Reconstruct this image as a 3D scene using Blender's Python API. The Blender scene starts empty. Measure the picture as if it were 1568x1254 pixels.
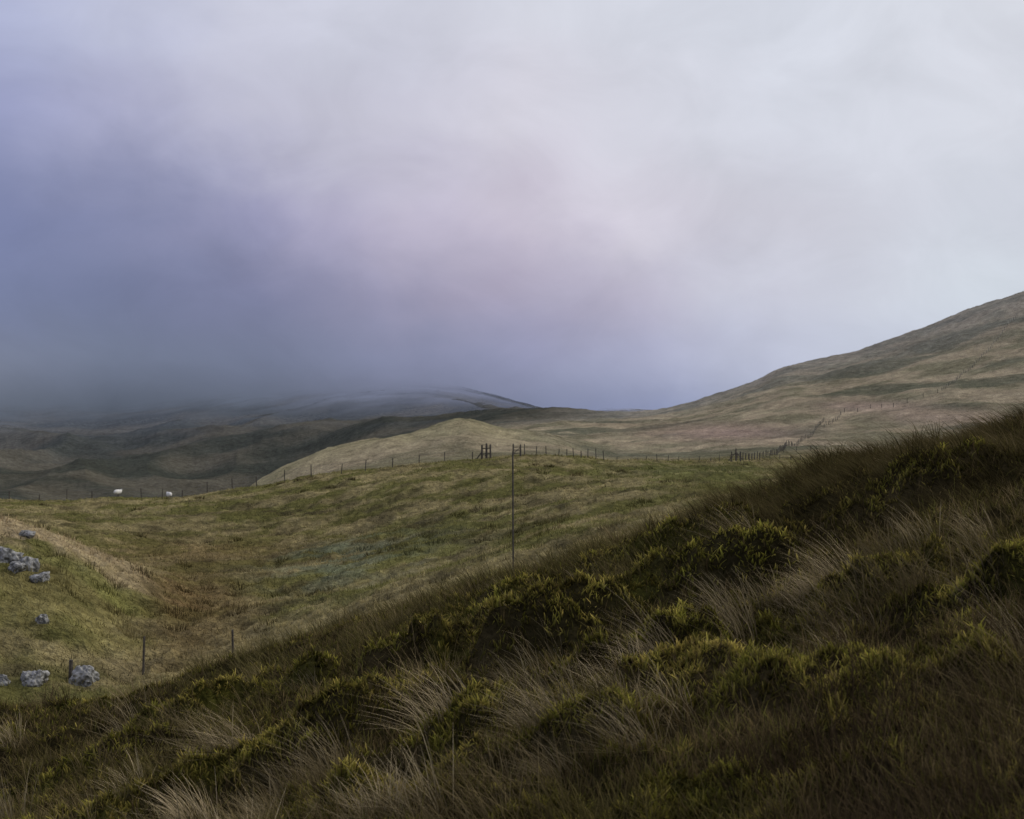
import bpy, math, numpy as np, bmesh
from mathutils import Vector, noise as mnoise
rng=np.random.default_rng(7)
F=2178.0; CZ=1.7
sc=bpy.context.scene
# ---------------------------------------------------------------- noise
_perm=np.random.default_rng(3).permutation(4096)
_ang=np.random.default_rng(5).random(4096)*2*np.pi
_gx=np.cos(_ang);_gy=np.sin(_ang)
def pn(x,y,seed=0):
    xi=np.floor(x).astype(np.int64);yi=np.floor(y).astype(np.int64)
    fx=x-xi;fy=y-yi
    u=fx*fx*fx*(fx*(fx*6-15)+10);v=fy*fy*fy*(fy*(fy*6-15)+10)
    def g(a,b,dx,dy):
        h=_perm[(_perm[(a+seed*17)&4095]+b)&4095]
        return _gx[h]*dx+_gy[h]*dy
    a=g(xi,yi,fx,fy);b=g(xi+1,yi,fx-1,fy);c=g(xi,yi+1,fx,fy-1);d=g(xi+1,yi+1,fx-1,fy-1)
    return ((a*(1-u)+b*u)*(1-v)+(c*(1-u)+d*u)*v)*1.5
def fbm(x,y,s,o=3,seed=0):
    r=0;a=1;x=x/s;y=y/s
    for i in range(o):
        r=r+a*pn(x,y,seed+i*7);a*=.5;x=x*2.03+11.3;y=y*2.03+5.7
    return r
def ss(a,b,x):
    t=np.clip((x-a)/(b-a),0,1);return t*t*(3-2*t)
# ---------------------------------------------------------------- terrain profiles
U=[-600,-200,0,100,200,300,400,500,600,700,784,870,950,1050,1150,1250,1400,1568,2200]
L={}
crest=[(-600,1120),(-200,1085),(0,1075),(200,1062),(300,1035),(400,1003),(480,975),(560,945),(640,918),(760,876),(850,855),(960,824),(1060,792),(1150,768),(1200,742),(1240,716),(1330,694),(1400,682),(1500,664),(1568,632),(1700,580),(2200,500),(3500,420)]
L[16]=crest
L[24]=[(a,b+48) for a,b in crest]
def add(d,vs): L[d]=list(zip(U,vs))
add(40,[1000,1040,1050,1055,1060,1050,1020,985,950,920,890,870,850,830,815,800,790,780,760])
add(50,[800,880,900,925,980,985,960,930,905,880,860,835,815,795,780,770,765,760,740])
add(60,[720,780,806,822,858,920,915,900,875,850,832,810,795,778,766,758,752,748,730])
add(72,[740,810,850,862,872,878,880,862,840,815,800,782,770,757,748,745,742,740,725])
add(95,[770,790,805,812,820,825,822,805,782,765,752,742,738,734,732,730,730,728,720])
add(120,[760,772,780,783,782,778,768,750,732,718,710,710,718,724,726,726,726,726,718])
add(140,[755,764,769,770,765,757,747,729,715,705,700,701,709,715,717,718,718,718,712])
add(170,[800,805,810,810,805,795,780,760,740,722,712,709,712,711,710,710,710,710,705])
add(260,[870,870,865,860,850,820,775,735,712,704,700,700,702,701,696,692,690,686,670])
L[340]=[(-600,900),(0,880),(200,850),(330,790),(385,747),(440,712),(500,688),(560,676),(610,670),(660,659),(715,645),(745,655),(784,662),(830,664),(900,680),(950,688),(1050,686),(1150,678),(1250,670),(1400,662),(1568,650),(2200,610)]
L[430]=[(-600,880),(0,860),(300,850),(400,810),(500,745),(600,705),(700,682),(784,668),(870,668),(950,668),(1000,664),(1050,661),(1150,648),(1250,636),(1400,618),(1568,598),(2200,520)]
L[570]=[(-600,830),(0,810),(300,800),(400,780),(500,730),(600,695),(700,672),(784,655),(870,650),(950,650),(1000,647),(1050,640),(1150,615),(1210,600),(1250,596),(1400,568),(1568,530),(2200,380)]
L[760]=[(-600,780),(0,782),(300,775),(400,755),(500,712),(600,680),(700,660),(784,646),(870,640),(950,637),(1000,631),(1030,625),(1100,603),(1160,585),(1195,563),(1215,558),(1250,553),(1285,545),(1320,536),(1400,506),(1500,470),(1568,446),(2200,250)]
L[1000]=[(-600,730),(0,740),(200,738),(300,730),(400,712),(500,690),(600,662),(700,648),(784,640),(870,637),(950,640),(1000,655),(1100,680),(1250,650),(1400,610),(1568,560),(2200,400)]
L[1400]=[(-600,670),(0,680),(200,680),(400,662),(500,645),(600,628),(700,622),(784,634),(870,640),(950,640),(1000,650),(1250,660),(1568,640),(2200,500)]
L[1900]=[(-600,590),(0,620),(200,622),(400,595),(500,582),(600,574),(660,582),(720,596),(784,614),(870,632),(950,630),(1000,628),(1100,645),(1568,650),(2200,600)]
L[2700]=[(-600,480),(0,500),(200,490),(400,520),(500,545),(600,565),(784,620),(870,634),(950,622),(1000,628),(1250,640),(2200,620)]
L[4500]=[(-600,430),(0,440),(400,480),(600,560),(784,622),(1000,630),(2200,622)]
ds=np.array(sorted(L));lds=np.log(ds.astype(float))
ug=np.arange(-2800,4400,8.0)
k=np.exp(-0.5*(np.arange(-6,7)/1.6)**2);k/=k.sum()
V=[]
for d in ds:
    p=np.array(L[d],float);w=np.interp(ug,p[:,0],p[:,1])
    w=np.convolve(np.pad(w,6,mode='edge'),k,mode='valid');V.append(w)
V=np.array(V)
V[:, :]=np.maximum(V,200)
h=np.diff(lds)[:,None];dl=np.diff(V,axis=0)/h
M=np.zeros_like(V)
w1=2*h[1:]+h[:-1];w2=h[1:]+2*h[:-1]
same=(dl[:-1]*dl[1:])>0
with np.errstate(all='ignore'):
    m=(w1+w2)/(w1/dl[:-1]+w2/dl[1:])
M[1:-1]=np.where(same,m,0)
lg=np.linspace(lds[0],lds[-1],1600)
idx=np.clip(np.searchsorted(lds,lg,side='right')-1,0,len(lds)-2)
hh=h[idx];tt=((lg-lds[idx])[:,None])/hh
T=(2*tt**3-3*tt**2+1)*V[idx]+(tt**3-2*tt**2+tt)*hh*M[idx]+(-2*tt**3+3*tt**2)*V[idx+1]+(tt**3-tt**2)*hh*M[idx+1]
def look(u,d):
    a=np.clip((u-ug[0])/8.0,0,len(ug)-1.001);b=np.clip((np.log(np.maximum(d,16))-lg[0])/(lg[1]-lg[0]),0,len(lg)-1.001)
    ai=a.astype(int);bi=b.astype(int);fa=a-ai;fb=b-bi
    return (T[bi,ai]*(1-fa)+T[bi,ai+1]*fa)*(1-fb)+(T[bi+1,ai]*(1-fa)+T[bi+1,ai+1]*fa)*fb
HM=[]
def hum(u,d,rx,ry,hh): HM.append(((u-784)/F*d,d,rx,ry,hh))
hum(850,10.2,.56,.42,.50);hum(985,10.8,.50,.4,.36);hum(650,11.5,.45,.4,.40);hum(1060,13.5,.55,.5,.36)
hum(1140,10.8,.36,.35,.36);hum(1400,12.0,.65,.45,.34);hum(1250,13.5,.45,.4,.22);hum(560,9.2,.42,.4,.30)
hum(1350,9.0,.42,.36,.26);hum(720,8.0,.36,.33,.22);hum(1080,7.6,.42,.33,.24);hum(300,12.5,.5,.45,.26);hum(430,9.0,.38,.35,.22)
hum(1500,8.0,.42,.4,.26);hum(900,6.8,.33,.3,.17);hum(150,11,.45,.4,.2);hum(1230,6.7,.38,.3,.2)
hum(480,12.5,.4,.4,.24);hum(780,12.8,.45,.4,.25);hum(1200,12.0,.38,.35,.24);hum(600,7.2,.33,.3,.18);hum(280,9.2,.4,.35,.2);hum(1000,8.9,.36,.3,.22);hum(80,8.6,.4,.35,.16);hum(1420,6.2,.36,.3,.18);hum(930,13.9,.45,.4,.22)
def height(x,y):
    d=np.maximum(y,0.5);u=784+F*x/d
    v=look(u,d)
    z=CZ-(v-627)/F*np.maximum(d,16)
    zp=np.clip(0.27*x,-4,4)-0.04
    zc=CZ-(look(784+F*np.clip(x/16,-1.1,1.1),np.full_like(d,16.0))-627)/F*16
    w=ss(5,15.5,d);zf=zp*(1-w)+zc*w
    q=ss(15.0,16.5,d)
    z=zf*(1-q)+z*q
    near=1-ss(17,24,d)
    hm=0
    wx=x+.30*fbm(x,y,.6,3,131);wy=y+.30*fbm(x,y,.6,3,132)
    for (hx,hy,rx,ry,a) in HM:
        rr=((wx-hx)/rx)**2+((wy-hy)/ry)**2
        hm=hm+a*np.exp(-rr**1.9)
    soft=1-.65*ss(12.5,16,d)*ss(1050,1250,u)
    z=z+near*((hm*.95+0.30*(0.42-np.abs(fbm(x,y,1.0,3,1))))*soft+0.12*fbm(x,y,2.6,2,4)+0.08*(.3-np.abs(fbm(x,y,.30,2,9)))-0.12)
    mid=ss(20,30,d)*(1-ss(200,300,d))
    z=z+mid*(0.45*fbm(x,y,14,2,21)+0.38*(0.42-np.abs(fbm(x,y,1.6,2,23)))+0.18*fbm(x,y,5,1,33))
    far=ss(220,330,d)
    z=z+far*(1.5*fbm(x,y,38,3,41)+0.8*(0.4-np.abs(fbm(x,y,9,2,47))))
    lf=ss(620,1000,d)*(1-ss(850,1050,u))*(1-.7*ss(1250,1700,d))*(1-.5*ss(450,650,u))
    wx=x+60*pn(x/300,y/300,61);wy=y+60*pn(x/300,y/300,62)
    rid=1-2*np.abs(pn(wx/230+wy/900,wy/520,63)); rid2=1-2*np.abs(pn(wx/90,wy/190,65))
    z=z+lf*((18*rid+6*rid2)-8)
    return z
def C(*a): return np.array(a,float)
def mix(a,b,t): return a*(1-t[:,None])+b*t[:,None]
def albedo(x,y,z):
    u=784+F*x/np.maximum(y,.5);d=y
    v=627-(z-CZ)/np.maximum(d,.5)*F
    n1=fbm(x,y,7,3,71);n2=fbm(x,y,2.2,2,73)
    fg=mix(np.tile(C(.030,.025,.011),(len(x),1)),C(.055,.043,.020),ss(-.4,.5,n2))  # near ground colour darkened to stand in for shade on the slope
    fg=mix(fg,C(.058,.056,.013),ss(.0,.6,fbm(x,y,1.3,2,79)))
    mg=mix(np.tile(C(.160,.150,.052),(len(x),1)),C(.29,.24,.115),ss(-.35,.45,n1+.6*n2))
    mg=mix(mg,C(.105,.088,.046),ss(.15,.55,fbm(x,y,3.4,2,81))*.7)
    br=np.exp(-((u-290)/110)**2-((d-58)/13)**2)+.7*np.exp(-((u-330)/200)**2-((d-84)/11)**2)
    mg=mix(mg,C(.170,.115,.052),np.clip(br*.85+.25*n2*br,0,1))
    te=np.exp(-((u-530)/130)**2-((d-72)/12)**2)
    mg=mix(mg,C(.15,.175,.11),np.clip(te,0,1)*ss(-.3,.2,n2)*.8)
    gr=np.exp(-((u-1090)/130)**2-((d-112)/22)**2)
    mg=mix(mg,C(.155,.170,.065),np.clip(gr,0,1)*.7)
    lk=(1-ss(170,270,u))*ss(42,50,d)*(1-ss(68,80,d))
    lkc=mix(np.tile(C(.25,.215,.085),(len(x),1)),C(.42,.33,.19),np.clip(ss(50,58,d)+.9*n1,0,1))
    lkc=mix(lkc,C(.19,.19,.055),ss(.1,.5,fbm(x,y,4,2,181))*.7)
    mg=mix(mg,lkc,lk*ss(-.6,.2,n2+.3))
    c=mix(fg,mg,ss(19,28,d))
    hg=mix(np.tile(C(.25,.225,.14),(len(x),1)),C(.40,.33,.215),ss(-.4,.4,fbm(x,y,26,3,83)))
    hg=mix(hg,C(.15,.15,.10),ss(.1,.5,fbm(x,y,60,3,85))*.85)
    pk=np.exp(-((u-1110)/110)**2-((v-662)/14)**2)+.8*np.exp(-((u-1330)/90)**2-((v-622)/9)**2)+.6*np.exp(-((u-1440)/90)**2-((v-640)/12)**2)
    hg=mix(hg,C(.46,.33,.26),np.clip(pk,0,1)*.75)
    hg=mix(hg,C(.30,.285,.25),ss(560,720,d)*.6)  # haze grey painted into the upper slopes of the hill
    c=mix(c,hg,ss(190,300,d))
    r2=ss(280,320,d)*(1-ss(350,420,d))*(1-ss(760,860,u))
    c=mix(c,C(.34,.30,.165),r2*.6)
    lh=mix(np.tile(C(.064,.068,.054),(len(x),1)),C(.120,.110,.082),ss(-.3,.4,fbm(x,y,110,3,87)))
    lh=mix(lh,C(.13,.145,.18),ss(900,2100,d)*.6)  # aerial haze painted into the hill colour, bluer with distance
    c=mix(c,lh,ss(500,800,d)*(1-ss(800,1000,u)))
    return np.clip(c,0.005,1)
def mistf(x,y,z):
    n=fbm(x,y,260,2,91)
    base=-20+np.clip((x+600)*.042,-12,24)
    m=ss(base-18,base+34,z+6*n)*ss(700,1150,y)*(1-ss(60,260,x))
    m=np.maximum(m,ss(1500,2300,y))
    return np.clip(m,0,1)
# ---------------------------------------------------------------- mesh helper
def fastmesh(name,co,faces,col=None,mist=None,mat=None,smooth=False,parent=None):
    me=bpy.data.meshes.new(name)
    n=len(co);m,kk=faces.shape
    me.vertices.add(n);me.vertices.foreach_set("co",co.astype(np.float32).ravel())
    me.loops.add(m*kk);me.loops.foreach_set("vertex_index",faces.astype(np.int32).ravel())
    me.polygons.add(m);me.polygons.foreach_set("loop_start",np.arange(0,m*kk,kk,dtype=np.int32))
    try: me.polygons.foreach_set("loop_total",np.full(m,kk,dtype=np.int32))
    except Exception: pass
    me.polygons.foreach_set("use_smooth",np.full(m,smooth,dtype=bool))
    me.update(calc_edges=True)
    if col is not None:
        a=me.color_attributes.new("Col",'FLOAT_COLOR','POINT')
        a.data.foreach_set("color",np.concatenate([col,np.ones((n,1))],1).astype(np.float32).ravel())
    if mist is not None:
        a=me.attributes.new("mist",'FLOAT','POINT');a.data.foreach_set("value",mist.astype(np.float32))
    ob=bpy.data.objects.new(name,me);sc.collection.objects.link(ob)
    if mat: me.materials.append(mat)
    if parent: ob.parent=parent
    return ob
# ---------------------------------------------------------------- materials
def newmat(n):
    m=bpy.data.materials.new(n);m.use_nodes=True;m.node_tree.nodes.clear();return m,m.node_tree.nodes,m.node_tree.links
def mat_ground():
    m,N,K=newmat("moorland_ground")
    out=N.new('ShaderNodeOutputMaterial');at=N.new('ShaderNodeAttribute');at.attribute_name="Col"
    geo=N.new('ShaderNodeNewGeometry')
    def noi(s,det,r=.6):
        n=N.new('ShaderNodeTexNoise');n.inputs['Scale'].default_value=s;n.inputs['Detail'].default_value=det;n.inputs['Roughness'].default_value=r
        K.new(geo.outputs['Position'],n.inputs['Vector']);return n
    a=noi(2.2,5,.7);b=noi(.25,6,.75);c=noi(.03,4)
    def rng_(n,lo,hi,f0=.3,f1=.7):
        r=N.new('ShaderNodeMapRange');r.inputs[1].default_value=f0;r.inputs[2].default_value=f1;r.inputs[3].default_value=lo;r.inputs[4].default_value=hi
        K.new(n.outputs[0],r.inputs[0]);return r
    ra=rng_(a,.5,1.5);rb=rng_(b,.55,1.45);rc=rng_(c,.8,1.2)
    def mm(op,p,q):
        n=N.new('ShaderNodeMath');n.operation=op
        for i,t in enumerate((p,q)):
            if isinstance(t,(int,float)): n.inputs[i].default_value=t
            else: K.new(t,n.inputs[i])
        return n.outputs[0]
    m2=mm('MULTIPLY',mm('MULTIPLY',ra.outputs[0],rb.outputs[0]),rc.outputs[0])
    vm=N.new('ShaderNodeVectorMath');vm.operation='SCALE';K.new(at.outputs['Color'],vm.inputs[0]);K.new(m2,vm.inputs['Scale'])
    bp=N.new('ShaderNodeBump');bp.inputs['Strength'].default_value=.7;bp.inputs['Distance'].default_value=.25;K.new(a.outputs[0],bp.inputs['Height'])
    bp2=N.new('ShaderNodeBump');bp2.inputs['Strength'].default_value=.7;bp2.inputs['Distance'].default_value=2.0;K.new(b.outputs[0],bp2.inputs['Height']);K.new(bp.outputs[0],bp2.inputs['Normal'])
    df=N.new('ShaderNodeBsdfDiffuse');df.inputs['Roughness'].default_value=.8;K.new(vm.outputs[0],df.inputs[0]);K.new(bp2.outputs[0],df.inputs['Normal'])
    tr=N.new('ShaderNodeBsdfTransparent');mx=N.new('ShaderNodeMixShader')
    mi=N.new('ShaderNodeAttribute');mi.attribute_name="mist"
    wz=noi(.011,5,.55);wr=rng_(wz,-.45,.45,.3,.7)
    f=mi.outputs['Fac'];q=mm('MULTIPLY',mm('MULTIPLY',f,mm('SUBTRACT',1.0,f)),4.0)
    ff=mm('ADD',f,mm('MULTIPLY',mm('MULTIPLY',q,wr.outputs[0]),f))
    K.new(ff,mx.inputs[0]);K.new(df.outputs[0],mx.inputs[1]);K.new(tr.outputs[0],mx.inputs[2]);K.new(mx.outputs[0],out.inputs[0])
    return m
def mat_grass(name,trans=.3):
    m,N,K=newmat(name)
    out=N.new('ShaderNodeOutputMaterial');at=N.new('ShaderNodeAttribute');at.attribute_name="Col"
    df=N.new('ShaderNodeBsdfDiffuse');tl=N.new('ShaderNodeBsdfTranslucent');mx=N.new('ShaderNodeMixShader');mx.inputs[0].default_value=trans
    K.new(at.outputs['Color'],df.inputs[0]);K.new(at.outputs['Color'],tl.inputs[0])
    K.new(df.outputs[0],mx.inputs[1]);K.new(tl.outputs[0],mx.inputs[2]);K.new(mx.outputs[0],out.inputs[0]);return m
def mat_noise(name,c1,c2,scale,rough=.85,bump=.5,dist=.02):
    m,N,K=newmat(name)
    out=N.new('ShaderNodeOutputMaterial');tc=N.new('ShaderNodeTexCoord')
    n=N.new('ShaderNodeTexNoise');n.inputs['Scale'].default_value=scale;n.inputs['Detail'].default_value=6
    K.new(tc.outputs['Object'],n.inputs['Vector'])
    r=N.new('ShaderNodeValToRGB');r.color_ramp.elements[0].position=.38;r.color_ramp.elements[1].position=.66
    r.color_ramp.elements[0].color=(*c1,1);r.color_ramp.elements[1].color=(*c2,1);K.new(n.outputs[0],r.inputs[0])
    p=N.new('ShaderNodeBsdfPrincipled');p.inputs['Roughness'].default_value=rough;K.new(r.outputs[0],p.inputs['Base Color'])
    b=N.new('ShaderNodeBump');b.inputs['Strength'].default_value=bump;b.inputs['Distance'].default_value=dist;K.new(n.outputs[0],b.inputs['Height']);K.new(b.outputs[0],p.inputs['Normal'])
    K.new(p.outputs[0],out.inputs[0]);return m
MG=mat_ground();MB=mat_grass("grass_blades",.3);MR=mat_noise("limestone",(.06,.06,.055),(.36,.355,.345),5.5,.9,.8,.06)
MW=mat_noise("weathered_wood",(.03,.025,.02),(.09,.075,.06),14);MWire=mat_noise("galvanised_wire",(.06,.06,.06),(.12,.12,.12),20,.5)
MS=mat_noise("wool",(.62,.60,.55),(.82,.80,.76),9,.95,.8,.04);MF=mat_noise("sheep_face",(.10,.09,.08),(.3,.28,.25),9)
# ---------------------------------------------------------------- terrain
uc=np.concatenate([784-F*np.linspace(1.6,.40,60)[:-1],np.linspace(784-F*.40,1650,1150),784+F*np.linspace(.40,1.6,60)[1:]])
tcol=(uc-784)/F
rows=np.concatenate([np.geomspace(.8,25,290)[:-1],np.geomspace(25,42,35)[:-1],np.geomspace(42,200,280)[:-1],np.geomspace(200,1000,240)[:-1],np.geomspace(1000,4500,110)])
Y,TT=np.meshgrid(rows,tcol,indexing='ij');X=Y*TT
x=X.ravel();y=Y.ravel();z=height(x,y)
nr,nc=X.shape
ii=(np.arange(nr-1)[:,None]*nc+np.arange(nc-1)[None,:]).ravel()
faces=np.stack([ii,ii+1,ii+nc+1,ii+nc],1)
ms_=mistf(x,y,z)
faces=faces[ms_[faces].min(1)<.985]     # ground lost in the cloud is not modelled
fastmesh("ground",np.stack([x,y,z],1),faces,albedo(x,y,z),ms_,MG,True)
# ---------------------------------------------------------------- blades
def blades(P,L_,W,lean,leanamt,c0,c1,segs=3,curl=1.6):
    n=len(P)
    s=np.linspace(0,1,segs+1)
    la=leanamt[:,None]
    up=np.sqrt(np.clip(1-np.minimum(la,.97)**2*1.0,0.05,1))
    hx=np.cos(lean);hy=np.sin(lean)
    wa=lean+np.pi/2+rng.normal(0,.7,n)
    wx=np.cos(wa)*W*.5;wy=np.sin(wa)*W*.5
    off=la*(s[None,:]**curl);zz=up*(s[None,:]-.22*la*s[None,:]**3)
    cx=P[:,0:1]+hx[:,None]*off*L_[:,None];cy=P[:,1:2]+hy[:,None]*off*L_[:,None];cz=P[:,2:3]+zz*L_[:,None]
    tp=(1-.9*s**1.5)[None,:]
    A=np.stack([cx-wx[:,None]*tp,cy-wy[:,None]*tp,cz],2);B=np.stack([cx+wx[:,None]*tp,cy+wy[:,None]*tp,cz],2)
    co=np.stack([A,B],2).reshape(-1,3)
    st=2*(segs+1)
    f=np.array([[2*i,2*i+1,2*i+3,2*i+2] for i in range(segs)])
    fc=(np.arange(n)[:,None,None]*st+f[None]).reshape(-1,4)
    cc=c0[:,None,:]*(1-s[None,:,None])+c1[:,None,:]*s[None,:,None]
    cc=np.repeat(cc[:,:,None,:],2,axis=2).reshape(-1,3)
    return co,fc,cc
def joinb(name,parts,mat):
    o=0;cs=[];fs=[];cl=[]
    for c,f,k_ in parts:
        cs.append(c);fs.append(f+o);cl.append(k_);o+=len(c)
    return fastmesh(name,np.concatenate(cs),np.concatenate(fs),np.concatenate(cl),None,mat,False)
def sample_fan(n,u0,u1,d0,d1):
    u=rng.uniform(u0,u1,n);d=np.exp(rng.uniform(np.log(d0),np.log(d1),n))
    return (u-784)/F*d,d
def mound(x,y,g=1.0):
    m=np.zeros_like(x)
    wx=x+.30*fbm(x,y,.6,3,131);wy=y+.30*fbm(x,y,.6,3,132)
    for (hx,hy,rx,ry,a) in HM: m=np.maximum(m,np.exp(-(((wx-hx)/(rx*g))**2+((wy-hy)/(ry*g))**2)**1.5))
    return m
def mossf(x,y):
    return np.clip(1.0*mound(x,y,.95)+ss(.05,.5,fbm(x,y,1.3,2,79))*.9+.6*ss(.28,.42,.42-np.abs(fbm(x,y,1.0,3,1))),0,1)*(1-.6*ss(11,15,y)*ss(.5,2.5,x))
G=[]
n=250000
x,y=sample_fan(n,-420,2000,3.0,22);z=height(x,y)
pm=mossf(x,y);n2=fbm(x,y,2.2,2,73)
isg=rng.random(n)<(.30+.35*pm)
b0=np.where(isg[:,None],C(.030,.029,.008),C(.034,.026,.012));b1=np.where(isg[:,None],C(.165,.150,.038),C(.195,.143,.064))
br=rng.uniform(.45,1.35,n)[:,None]*(1+.7*n2[:,None]).clip(.4,1.7)
Lh=rng.uniform(.05,.19,n)*(1-.5*pm);Wd=.0030+.00052*y
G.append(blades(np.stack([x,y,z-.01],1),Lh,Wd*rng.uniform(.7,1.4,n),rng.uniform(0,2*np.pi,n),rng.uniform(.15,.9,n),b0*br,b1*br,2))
n=290000
x,y=sample_fan(n*2,-300,1900,3.6,20);keep=mossf(x,y)>rng.uniform(.12,1,n*2);x=x[keep][:n];y=y[keep][:n];n=len(x);z=height(x,y)
cl=fbm(x,y,.16,2,99);cl2=fbm(x,y,.7,2,97)
br=(rng.uniform(.5,1.35,n)*np.clip(1+1.0*cl+.7*cl2,.2,2.2)*(1+.35*mound(x,y,.9)))[:,None]  # mound crowns get brighter moss colour, a painted sunlit top
ye=np.clip(rng.random(n)+.5*fbm(x,y,.9,2,95),0,1)[:,None]
cm=C(.195,.188,.028)*(1-ye)+C(.320,.245,.066)*ye
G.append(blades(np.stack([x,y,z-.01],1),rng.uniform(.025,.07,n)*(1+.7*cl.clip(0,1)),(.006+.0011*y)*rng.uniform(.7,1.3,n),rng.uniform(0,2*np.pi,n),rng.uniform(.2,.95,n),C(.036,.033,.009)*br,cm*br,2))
def tufts(nt,u0,u1,d0,d1,nb,Lr,c0,c1,wind,spread,rad,wk=1,thr=None,lr=(.35,1.0),off=.9,pts=None):
    if pts is None:
        x,y=sample_fan(nt*6,u0,u1,d0,d1)
        kp=(mound(x,y)*off)<rng.random(len(x));x=x[kp];y=y[kp]
        if thr is not None:
            kp=fbm(x,y,1.8,2,thr)>rng.uniform(-.1,.35,len(x));x=x[kp];y=y[kp]
        x=x[:nt];y=y[:nt]
    else:
        x=[];y=[]
        for (uu,dd,kk) in pts:
            for _ in range(kk):
                x.append((uu-784)/F*dd+rng.normal(0,.16));y.append(dd+rng.normal(0,.2))
        x=np.array(x);y=np.array(y)
    nt=len(x)
    br=rng.uniform(.5,1.3,nt);sz=rng.uniform(.5,1.3,nt);wd=wind+rng.normal(0,.5,nt)
    i=np.repeat(np.arange(nt),nb);N_=len(i)
    r=rad*np.sqrt(rng.random(N_));a=rng.uniform(0,2*np.pi,N_)
    bx=x[i]+r*np.cos(a);by=y[i]+r*np.sin(a);bz=height(bx,by)
    ox=np.cos(a)*r/rad*spread+np.cos(wd[i]);oy=np.sin(a)*r/rad*spread+np.sin(wd[i])
    la=np.arctan2(oy,ox)+rng.normal(0,.25,N_)
    bb=(br[i]*rng.uniform(.6,1.35,N_))[:,None]
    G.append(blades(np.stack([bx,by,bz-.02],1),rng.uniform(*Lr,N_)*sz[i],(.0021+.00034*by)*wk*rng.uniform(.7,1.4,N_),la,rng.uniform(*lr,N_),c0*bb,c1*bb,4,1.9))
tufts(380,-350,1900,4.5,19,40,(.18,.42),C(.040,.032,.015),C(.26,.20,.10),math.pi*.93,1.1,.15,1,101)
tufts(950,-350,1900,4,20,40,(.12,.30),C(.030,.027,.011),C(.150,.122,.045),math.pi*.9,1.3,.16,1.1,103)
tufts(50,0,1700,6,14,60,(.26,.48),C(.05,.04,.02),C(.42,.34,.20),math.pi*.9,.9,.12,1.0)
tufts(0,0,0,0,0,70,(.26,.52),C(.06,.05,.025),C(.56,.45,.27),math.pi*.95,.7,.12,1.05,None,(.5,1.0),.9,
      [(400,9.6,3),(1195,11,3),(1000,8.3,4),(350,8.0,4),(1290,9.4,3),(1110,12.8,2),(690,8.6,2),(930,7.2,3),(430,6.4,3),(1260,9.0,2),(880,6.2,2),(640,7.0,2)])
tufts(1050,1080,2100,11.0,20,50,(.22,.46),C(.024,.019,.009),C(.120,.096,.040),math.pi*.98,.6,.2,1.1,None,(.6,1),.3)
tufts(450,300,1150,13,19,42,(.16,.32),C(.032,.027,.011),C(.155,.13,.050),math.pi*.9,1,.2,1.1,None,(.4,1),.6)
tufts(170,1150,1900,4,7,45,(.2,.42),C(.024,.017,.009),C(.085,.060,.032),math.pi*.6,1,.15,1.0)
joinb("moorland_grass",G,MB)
G=[]
n=280000
x,y=sample_fan(n,-300,1900,24,230);z=height(x,y);c=albedo(x,y,z)
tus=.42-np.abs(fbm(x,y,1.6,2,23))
br=(rng.uniform(.5,1.5,n)*np.clip(.70+1.6*tus,.35,1.5))[:,None]  # sun contrast painted in: tussock tops brighter, creases between them darker
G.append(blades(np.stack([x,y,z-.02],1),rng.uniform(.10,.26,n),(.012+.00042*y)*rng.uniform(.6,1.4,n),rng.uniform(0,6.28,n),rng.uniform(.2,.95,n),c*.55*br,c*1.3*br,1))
nt=1300;x,y=sample_fan(nt,-200,1700,36,160)
kp=(fbm(x,y,9,2,111)>.30)|(np.exp(-((784+F*x/y-300)/150)**2-((y-62)/14)**2)>1.6*rng.random(nt));x=x[kp];y=y[kp];nt=len(x)
i=np.repeat(np.arange(nt),60);N_=len(i);r=.40*np.sqrt(rng.random(N_));a=rng.uniform(0,6.28,N_)
bx=x[i]+1.2*r*np.cos(a);by=y[i]+r*np.sin(a);bz=height(bx,by);c=albedo(bx,by,bz)*rng.uniform(.45,1.1,nt)[i][:,None]
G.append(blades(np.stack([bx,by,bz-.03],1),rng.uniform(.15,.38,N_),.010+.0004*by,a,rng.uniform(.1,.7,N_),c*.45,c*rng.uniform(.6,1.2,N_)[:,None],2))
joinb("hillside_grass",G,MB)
# ---------------------------------------------------------------- placing helpers
def H1(x,y): return float(height(np.array([float(x)]),np.array([float(y)]))[0])
def ground_at(u,d):
    x=(u-784)/F*d;return Vector((x,d,H1(x,d)))
def hit(u,v,dmin,dmax):
    d=np.geomspace(dmin,dmax,1500);x=(u-784)/F*d;z=height(x,d);vv=627-(z-CZ)/d*F
    k_=np.argmax(vv<=v) if (vv<=v).any() else int(np.argmin(vv))
    return Vector((x[k_],d[k_],z[k_]))
def empty(name,loc):
    e=bpy.data.objects.new(name,None);e.location=loc;e.empty_display_size=.3;sc.collection.objects.link(e);return e
def bm_post(bm,p,h_,r,lean=(0,0),segs=7):
    lv=[(-.25,1.05),(.3*h_,1.0),(.97*h_,.92),(h_,.6)]
    rings=[]
    for zz,k_ in lv:
        ring=[]
        for s in range(segs):
            a=2*math.pi*s/segs+.3
            rr=r*k_*(1+.12*math.sin(3*a+p[0]))
            ring.append(bm.verts.new((p[0]+lean[0]*zz+rr*math.cos(a),p[1]+lean[1]*zz+rr*math.sin(a),p[2]+zz)))
        rings.append(ring)
    for a_,b_ in zip(rings,rings[1:]):
        for s in range(segs): bm.faces.new((a_[s],a_[(s+1)%segs],b_[(s+1)%segs],b_[s]))
    bm.faces.new(rings[-1])
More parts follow.
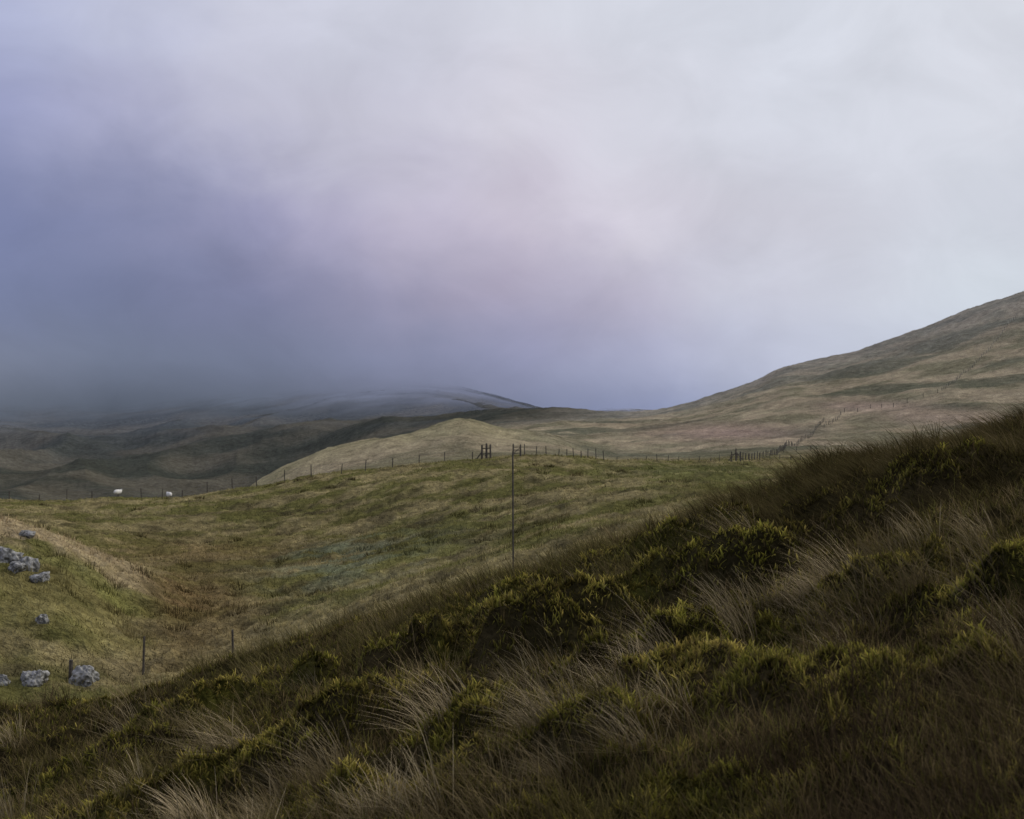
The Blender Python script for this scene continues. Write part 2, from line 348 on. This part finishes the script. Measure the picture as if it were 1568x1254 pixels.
def bm_bar(bm,a,b,r,segs=5):
    a=Vector(a);b=Vector(b);d=(b-a).normalized();s=d.cross(Vector((0,0,1)))
    if s.length<.01:s=Vector((1,0,0))
    s.normalize();t=d.cross(s)
    R=[[bm.verts.new(q+r*(math.cos(2*math.pi*k/segs)*s+math.sin(2*math.pi*k/segs)*t)) for k in range(segs)] for q in (a,b)]
    for k in range(segs): bm.faces.new((R[0][k],R[0][(k+1)%segs],R[1][(k+1)%segs],R[1][k]))
    bm.faces.new(R[0][::-1]);bm.faces.new(R[1])
def mk(name,bm,mat,parent=None,loc=(0,0,0)):
    bmesh.ops.recalc_face_normals(bm,faces=bm.faces[:])
    me=bpy.data.meshes.new(name);bm.to_mesh(me);bm.free();o=bpy.data.objects.new(name,me);me.materials.append(mat);sc.collection.objects.link(o)
    if parent:o.parent=parent
    o.location=loc;return o
pr=np.random.default_rng(11)
def fence(path,spacing,h_,r,wires=(.35,.65,.95),wr=.006,name="wire_fence"):
    pts=[Vector((a,b,0)) for a,b in path];pos=[]
    carry=0
    for a,b in zip(pts,pts[1:]):
        l=(b-a).length;t=carry
        while t<l:
            q=a+(b-a)*(t/l);pos.append(q);t+=spacing*pr.uniform(.85,1.15)
        carry=t-l
    P=[Vector((q.x,q.y,H1(q.x,q.y))) for q in pos]
    e=empty(name,P[0]);bp=bmesh.new();bw=bmesh.new();tops=[]
    for q in P:
        o=q-P[0];hh_=h_*pr.uniform(.88,1.12);ln=(pr.normal(0,.05),pr.normal(0,.04))
        bm_post(bp,o,hh_,r*pr.uniform(.85,1.2),ln);tops.append((o,ln,hh_))
    for (o,l1,_),(o2,l2,_) in zip(tops,tops[1:]):
        for w in wires:
            bm_bar(bw,o+Vector((l1[0]*w*h_,l1[1]*w*h_,w*h_)),o2+Vector((l2[0]*w*h_,l2[1]*w*h_,w*h_)),wr,3)
    mk("posts",bp,MW,e);mk("wires",bw,MWire,e)
def W(u,d): return ((u-784)/F*d,d)
fence([W(-260,146),W(0,143),W(180,144),W(300,141),W(400,139),W(560,138),W(730,138)],2.6,1.1,.05,wr=.006)
fence([W(803,139),W(855,142),W(930,150)],1.5,1.0,.045,wr=.005)
fence([W(945,172),W(1050,178),W(1125,182),W(1215,186),W(1400,190)],1.6,.95,.045,wr=.006)
fence([W(1128,184),W(1180,230),W(1205,285),W(1262,400)],3.6,1.1,.06,wr=.008)
def hp(u,v,a=380,b=800):
    q=hit(u,v,a,b);return (q.x,q.y)
fence([hp(1262,655,300),hp(1290,632),hp(1400,612),hp(1440,600),hp(1472,574),hp(1520,530),hp(1560,480)],5.5,1.2,.08,wr=.01)
fence([W(1200,255),W(1300,262),W(1450,268),W(1700,280)],3.2,1.0,.055,wr=.008)
p=ground_at(745,138.5);e=empty("wooden_stile",p);b=bmesh.new()
px=138.5/F
for du,h_,r in((-7,1.5,.09),(0,1.65,.10),(6,1.35,.085)):
    bm_post(b,Vector((du*px,0,H1(p.x+du*px,p.y)-p.z)),h_,r,(pr.normal(0,.03),0))
bm_bar(b,(-1.05,0,.0),(-.4,0,.85),.06);bm_bar(b,(-.45,.02,1.15),(.4,.02,1.15),.05);bm_bar(b,(-.42,.03,.6),(.4,.03,.65),.05);bm_bar(b,(-.1,-.3,.45),(-.1,.35,.45),.07)
mk("frame",b,MW,e)
p=ground_at(793,138);e=empty("wooden_gate",p);b=bmesh.new()
for du,h_,r in((-7,1.15,.07),(4,1.2,.08)): bm_post(b,Vector((du*px,0,H1(p.x+du*px,p.y)-p.z)),h_,r)
for zz in(.35,.65,.95): bm_bar(b,(-.42,0,zz),(.24,0,zz+.03),.03)
bm_bar(b,(-.42,.03,.35),(.24,.03,.95),.03)
mk("bars",b,MW,e)
p=ground_at(1127,183);e=empty("fence_strainer",p);b=bmesh.new()
bm_post(b,Vector((0,0,0)),1.6,.09);bm_post(b,Vector((-.55,0,0)),1.2,.07);bm_post(b,Vector((.6,0,0)),1.2,.07)
bm_bar(b,(-1.0,0,0),(0,0,1.1),.05);bm_bar(b,(1.0,0,0),(0,0,1.1),.05);bm_bar(b,(-.55,0,.85),(.6,0,.85),.04)
mk("timbers",b,MW,e)
def spost(u,d,top_v,r=.05,ln=(0,0),name="fence_post"):
    p=ground_at(u,d);ht=(CZ-(top_v-627)/F*d)-p.z
    b=bmesh.new();bm_post(b,Vector((0,0,0)),ht,r,ln,9);mk(name,b,MW,None,p)
spost(786,20.5,690,.012,(-.004,0))
spost(219,44,974,.035,(.03,0));spost(357,44,964,.035,(-.02,0));spost(108,43,1010,.06,(.02,0));spost(32,42.5,1022,.05,(-.04,0))
# ---------------------------------------------------------------- rocks
def rock(u,d,sx,sy,sz,seed,sink=.45):
    b=bmesh.new();bmesh.ops.create_icosphere(b,subdivisions=4,radius=1)
    off=Vector((seed*3.1,seed*1.7,seed))
    for v in b.verts:
        q=v.co.copy()
        m_=max(abs(q.x),abs(q.y),abs(q.z));q=q.lerp(q/m_*.85,.35)
        f=1+.45*mnoise.noise(q*1.1+off)+.2*abs(mnoise.noise(q*3+off))+.09*mnoise.noise(q*8+off)
        f-=.14*max(0,1-7*abs(mnoise.noise(q*1.8+off*2)))
        v.co=Vector((q.x*f*sx,q.y*f*sy,q.z*f*sz))
    p=ground_at(u,d);p.z+=sz*(1-2*sink)*.5
    o=mk("limestone_rock",b,MR,None,p);o.rotation_euler=(0,.1,seed)
for r in [(6,52,.55,.5,.50,1),(42,51.5,.40,.4,.40,2),(60,50.5,.30,.3,.22,3),(26,51,.3,.3,.22,4),(-30,52.5,.8,.6,.6,5),
          (42,57.3,.35,.3,.18,6),(65,46,.2,.2,.18,7),(52,41.3,.40,.35,.34,8),(128,42,.40,.35,.42,9),(2,41,.25,.25,.25,10)]:
    rock(*r)
# ---------------------------------------------------------------- sheep
def sheep(u,d,yaw):
    p=ground_at(u,d);e=empty("sheep",p);e.rotation_euler=(0,0,yaw);e.scale=(.85,.85,.9)
    def skin(name,verts,edges,rad,mat,sub=2):
        me=bpy.data.meshes.new(name);me.from_pydata(verts,edges,[]);o=bpy.data.objects.new(name,me);sc.collection.objects.link(o);o.parent=e
        m=o.modifiers.new("s",'SKIN');
        for sv,r in zip(me.skin_vertices[0].data,rad): sv.radius=r if isinstance(r,tuple) else (r,r)
        me.skin_vertices[0].data[0].use_root=True
        s=o.modifiers.new("sub",'SUBSURF');s.levels=sub;s.render_levels=sub
        me.materials.append(mat);return o
    skin("fleece",[(0,0,.60),(.28,0,.60),(.45,0,.62),(.58,0,.74),(.66,0,.84),(-.28,0,.60),(-.46,0,.57),(-.55,0,.46)],[(0,1),(1,2),(2,3),(3,4),(0,5),(5,6),(6,7)],
         [(.24,.28),(.24,.27),(.20,.22),(.14,.14),(.10,.10),(.25,.27),(.18,.20),(.05,.05)],MS,3)
    vs=[(0.62,0,.84),(.70,0,.88),(.80,0,.82),(.88,0,.76),(.68,.09,.90),(.66,.16,.88),(.68,-.09,.90),(.66,-.16,.88)]
    skin("head",vs,[(0,1),(1,2),(2,3),(1,4),(4,5),(1,6),(6,7)],[.08,.085,.065,.04,.03,.015,.03,.015],MF)
    for nme,sx,sy,hind in(("front_leg_left",.32,.13,0),("front_leg_right",.32,-.13,0),("hind_leg_left",-.34,.13,1),("hind_leg_right",-.34,-.13,1)):
        if hind: v=[(sx,sy,.5),(sx+.07,sy,.38),(sx-.08,sy,.24),(sx-.05,sy,.05),(sx-.02,sy,.0)]
        else: v=[(sx,sy,.48),(sx-.02,sy,.36),(sx+.01,sy,.23),(sx,sy,.05),(sx+.02,sy,0)]
        skin(nme,v,[(0,1),(1,2),(2,3),(3,4)],[.09,.065,.038,.028,.032],MF,1)
sheep(180,142.0,math.radians(62));sheep(259,140.5,math.radians(125))
# ---------------------------------------------------------------- sky
w=bpy.data.worlds.new("World");sc.world=w;w.use_nodes=True
N=w.node_tree.nodes;K=w.node_tree.links;N.clear()
SUN_EL=math.radians(38);SUN_AZ=math.radians(55)
def lin(c):
    c=np.array(c)/255.;return tuple(np.where(c<=.04045,c/12.92,((c+.055)/1.055)**2.4))
def val(op,a,b=None,c=None):
    m=N.new('ShaderNodeMath');m.operation=op
    for i,q in enumerate((a,b,c)):
        if q is None: continue
        if isinstance(q,(int,float)): m.inputs[i].default_value=q
        else: K.new(q,m.inputs[i])
    return m.outputs[0]
tc=N.new('ShaderNodeTexCoord');dirv=tc.outputs['Generated']
sp=N.new('ShaderNodeSeparateXYZ');K.new(dirv,sp.inputs[0])
hl=val('SQRT',val('ADD',val('MULTIPLY',sp.outputs[0],sp.outputs[0]),val('ADD',val('MULTIPLY',sp.outputs[1],sp.outputs[1]),1e-4)))
s_=val('DIVIDE',sp.outputs[0],hl);e_=val('DIVIDE',sp.outputs[2],hl)
mp=N.new('ShaderNodeMapping');mp.inputs['Scale'].default_value=(1,1,1.5);K.new(dirv,mp.inputs[0])
def wn(scale,det,rough=.5,loc=None,dist=0):
    n=N.new('ShaderNodeTexNoise');n.inputs['Scale'].default_value=scale;n.inputs['Detail'].default_value=det;n.inputs['Roughness'].default_value=rough;n.inputs['Distortion'].default_value=dist
    if loc:
        m=N.new('ShaderNodeMapping');m.inputs['Location'].default_value=loc;K.new(mp.outputs[0],m.inputs[0]);K.new(m.outputs[0],n.inputs['Vector'])
    else: K.new(mp.outputs[0],n.inputs['Vector'])
    return n.outputs[0]
nA=wn(6,5,.5,(3,1,2),.3);nB=wn(8,5,.55,(2.3,7,5),.4);nC=wn(12,6,.55,(1,9,4),.6)
hi_amp=N.new('ShaderNodeMapRange');hi_amp.inputs[1].default_value=0.01;hi_amp.inputs[2].default_value=.16;hi_amp.inputs[3].default_value=.015;hi_amp.inputs[4].default_value=.085;K.new(e_,hi_amp.inputs[0])
s2=val('ADD',s_,val('MULTIPLY',val('SUBTRACT',nA,.5),.14))
e2=val('ADD',e_,val('MULTIPLY',val('SUBTRACT',nB,.5),hi_amp.outputs[0]))
sf=val('DIVIDE',val('ADD',s2,.36),.72)
rowsK=[(-.001,[(20,(94,102,116)),(200,(84,92,106)),(400,(90,98,112)),(600,(106,113,132)),(784,(118,126,152)),(1000,(138,147,180)),(1200,(170,178,200)),(1540,(190,197,212))]),
(.034,[(20,(120,128,150)),(200,(112,121,144)),(400,(115,123,148)),(600,(129,135,163)),(784,(150,153,183)),(950,(167,171,197)),(1200,(192,197,217)),(1540,(202,210,223))]),
(.081,[(20,(118,127,160)),(200,(116,124,156)),(400,(123,127,158)),(600,(146,145,172)),(784,(169,163,186)),(950,(184,180,200)),(1200,(203,205,219)),(1540,(210,217,227))]),
(.136,[(20,(125,133,170)),(200,(134,139,172)),(400,(156,156,187)),(600,(182,177,201)),(784,(199,192,209)),(950,(210,206,219)),(1200,(204,204,216)),(1540,(208,212,223))]),
(.200,[(20,(156,161,196)),(200,(173,175,204)),(400,(192,192,211)),(784,(209,207,219)),(1200,(211,214,225)),(1540,(213,216,226))]),
(.285,[(20,(180,186,215)),(400,(203,205,221)),(784,(210,212,223)),(1200,(213,217,228)),(1540,(216,219,228))])]
prev=None;pe=None
for el,st in rowsK:
    r=N.new('ShaderNodeValToRGB');cr=r.color_ramp
    while len(cr.elements)<len(st): cr.elements.new(.5)
    for i,(uu,c) in enumerate(st):
        t=(uu-784)/F;t=t/math.sqrt(1+t*t);cr.elements[i].position=(t+.36)/.72
    for i,(uu,c) in enumerate(st): cr.elements[i].color=(*lin(c),1)
    K.new(sf,r.inputs[0])
    if prev is None: prev=r.outputs[0]
    else:
        mr=N.new('ShaderNodeMapRange');mr.interpolation_type='SMOOTHSTEP';mr.inputs[1].default_value=pe-.008;mr.inputs[2].default_value=el+.008;K.new(e2,mr.inputs[0])
        mx=N.new('ShaderNodeMix');mx.data_type='RGBA';K.new(mr.outputs[0],mx.inputs[0]);K.new(prev,mx.inputs[6]);K.new(r.outputs[0],mx.inputs[7]);prev=mx.outputs[2]
    pe=el
lum=N.new('ShaderNodeMapRange');lum.inputs[1].default_value=.25;lum.inputs[2].default_value=.75;lum.inputs[3].default_value=.92;lum.inputs[4].default_value=1.08;K.new(nC,lum.inputs[0])
sv=N.new('ShaderNodeVectorMath');sv.operation='SCALE';K.new(prev,sv.inputs[0]);K.new(lum.outputs[0],sv.inputs['Scale'])
bg=N.new('ShaderNodeBackground');bg.inputs[1].default_value=1.0;K.new(sv.outputs[0],bg.inputs[0])
sk=N.new('ShaderNodeTexSky');sk.sky_type='NISHITA';sk.sun_disc=False;sk.sun_elevation=SUN_EL;sk.sun_rotation=SUN_AZ
bs=N.new('ShaderNodeBackground');bs.inputs[1].default_value=.06;K.new(sk.outputs[0],bs.inputs[0])
ms=N.new('ShaderNodeMixShader');ms.inputs[0].default_value=.98;K.new(bs.outputs[0],ms.inputs[1]);K.new(bg.outputs[0],ms.inputs[2])
wo=N.new('ShaderNodeOutputWorld');K.new(ms.outputs[0],wo.inputs[0])
ld=bpy.data.lights.new("sun",'SUN');ld.energy=1.9;ld.angle=math.radians(10);ld.color=(1,.93,.80)
lo=bpy.data.objects.new("sun",ld);sc.collection.objects.link(lo)
dv=Vector((math.sin(SUN_AZ)*math.cos(SUN_EL),math.cos(SUN_AZ)*math.cos(SUN_EL),math.sin(SUN_EL)))
lo.rotation_euler=dv.to_track_quat('Z','Y').to_euler();lo.location=(30,20,60)
# ---------------------------------------------------------------- camera
cd=bpy.data.cameras.new("camera");cd.lens=50;cd.sensor_width=36;cd.clip_end=20000;cd.clip_start=.05
cd.dof.use_dof=True;cd.dof.focus_distance=16;cd.dof.aperture_fstop=5.6
co=bpy.data.objects.new("camera",cd);sc.collection.objects.link(co);co.location=(0,0,CZ);co.rotation_euler=(math.radians(90),0,0)
sc.camera=co
sc.view_settings.view_transform='Standard';sc.view_settings.look='None';sc.view_settings.exposure=0
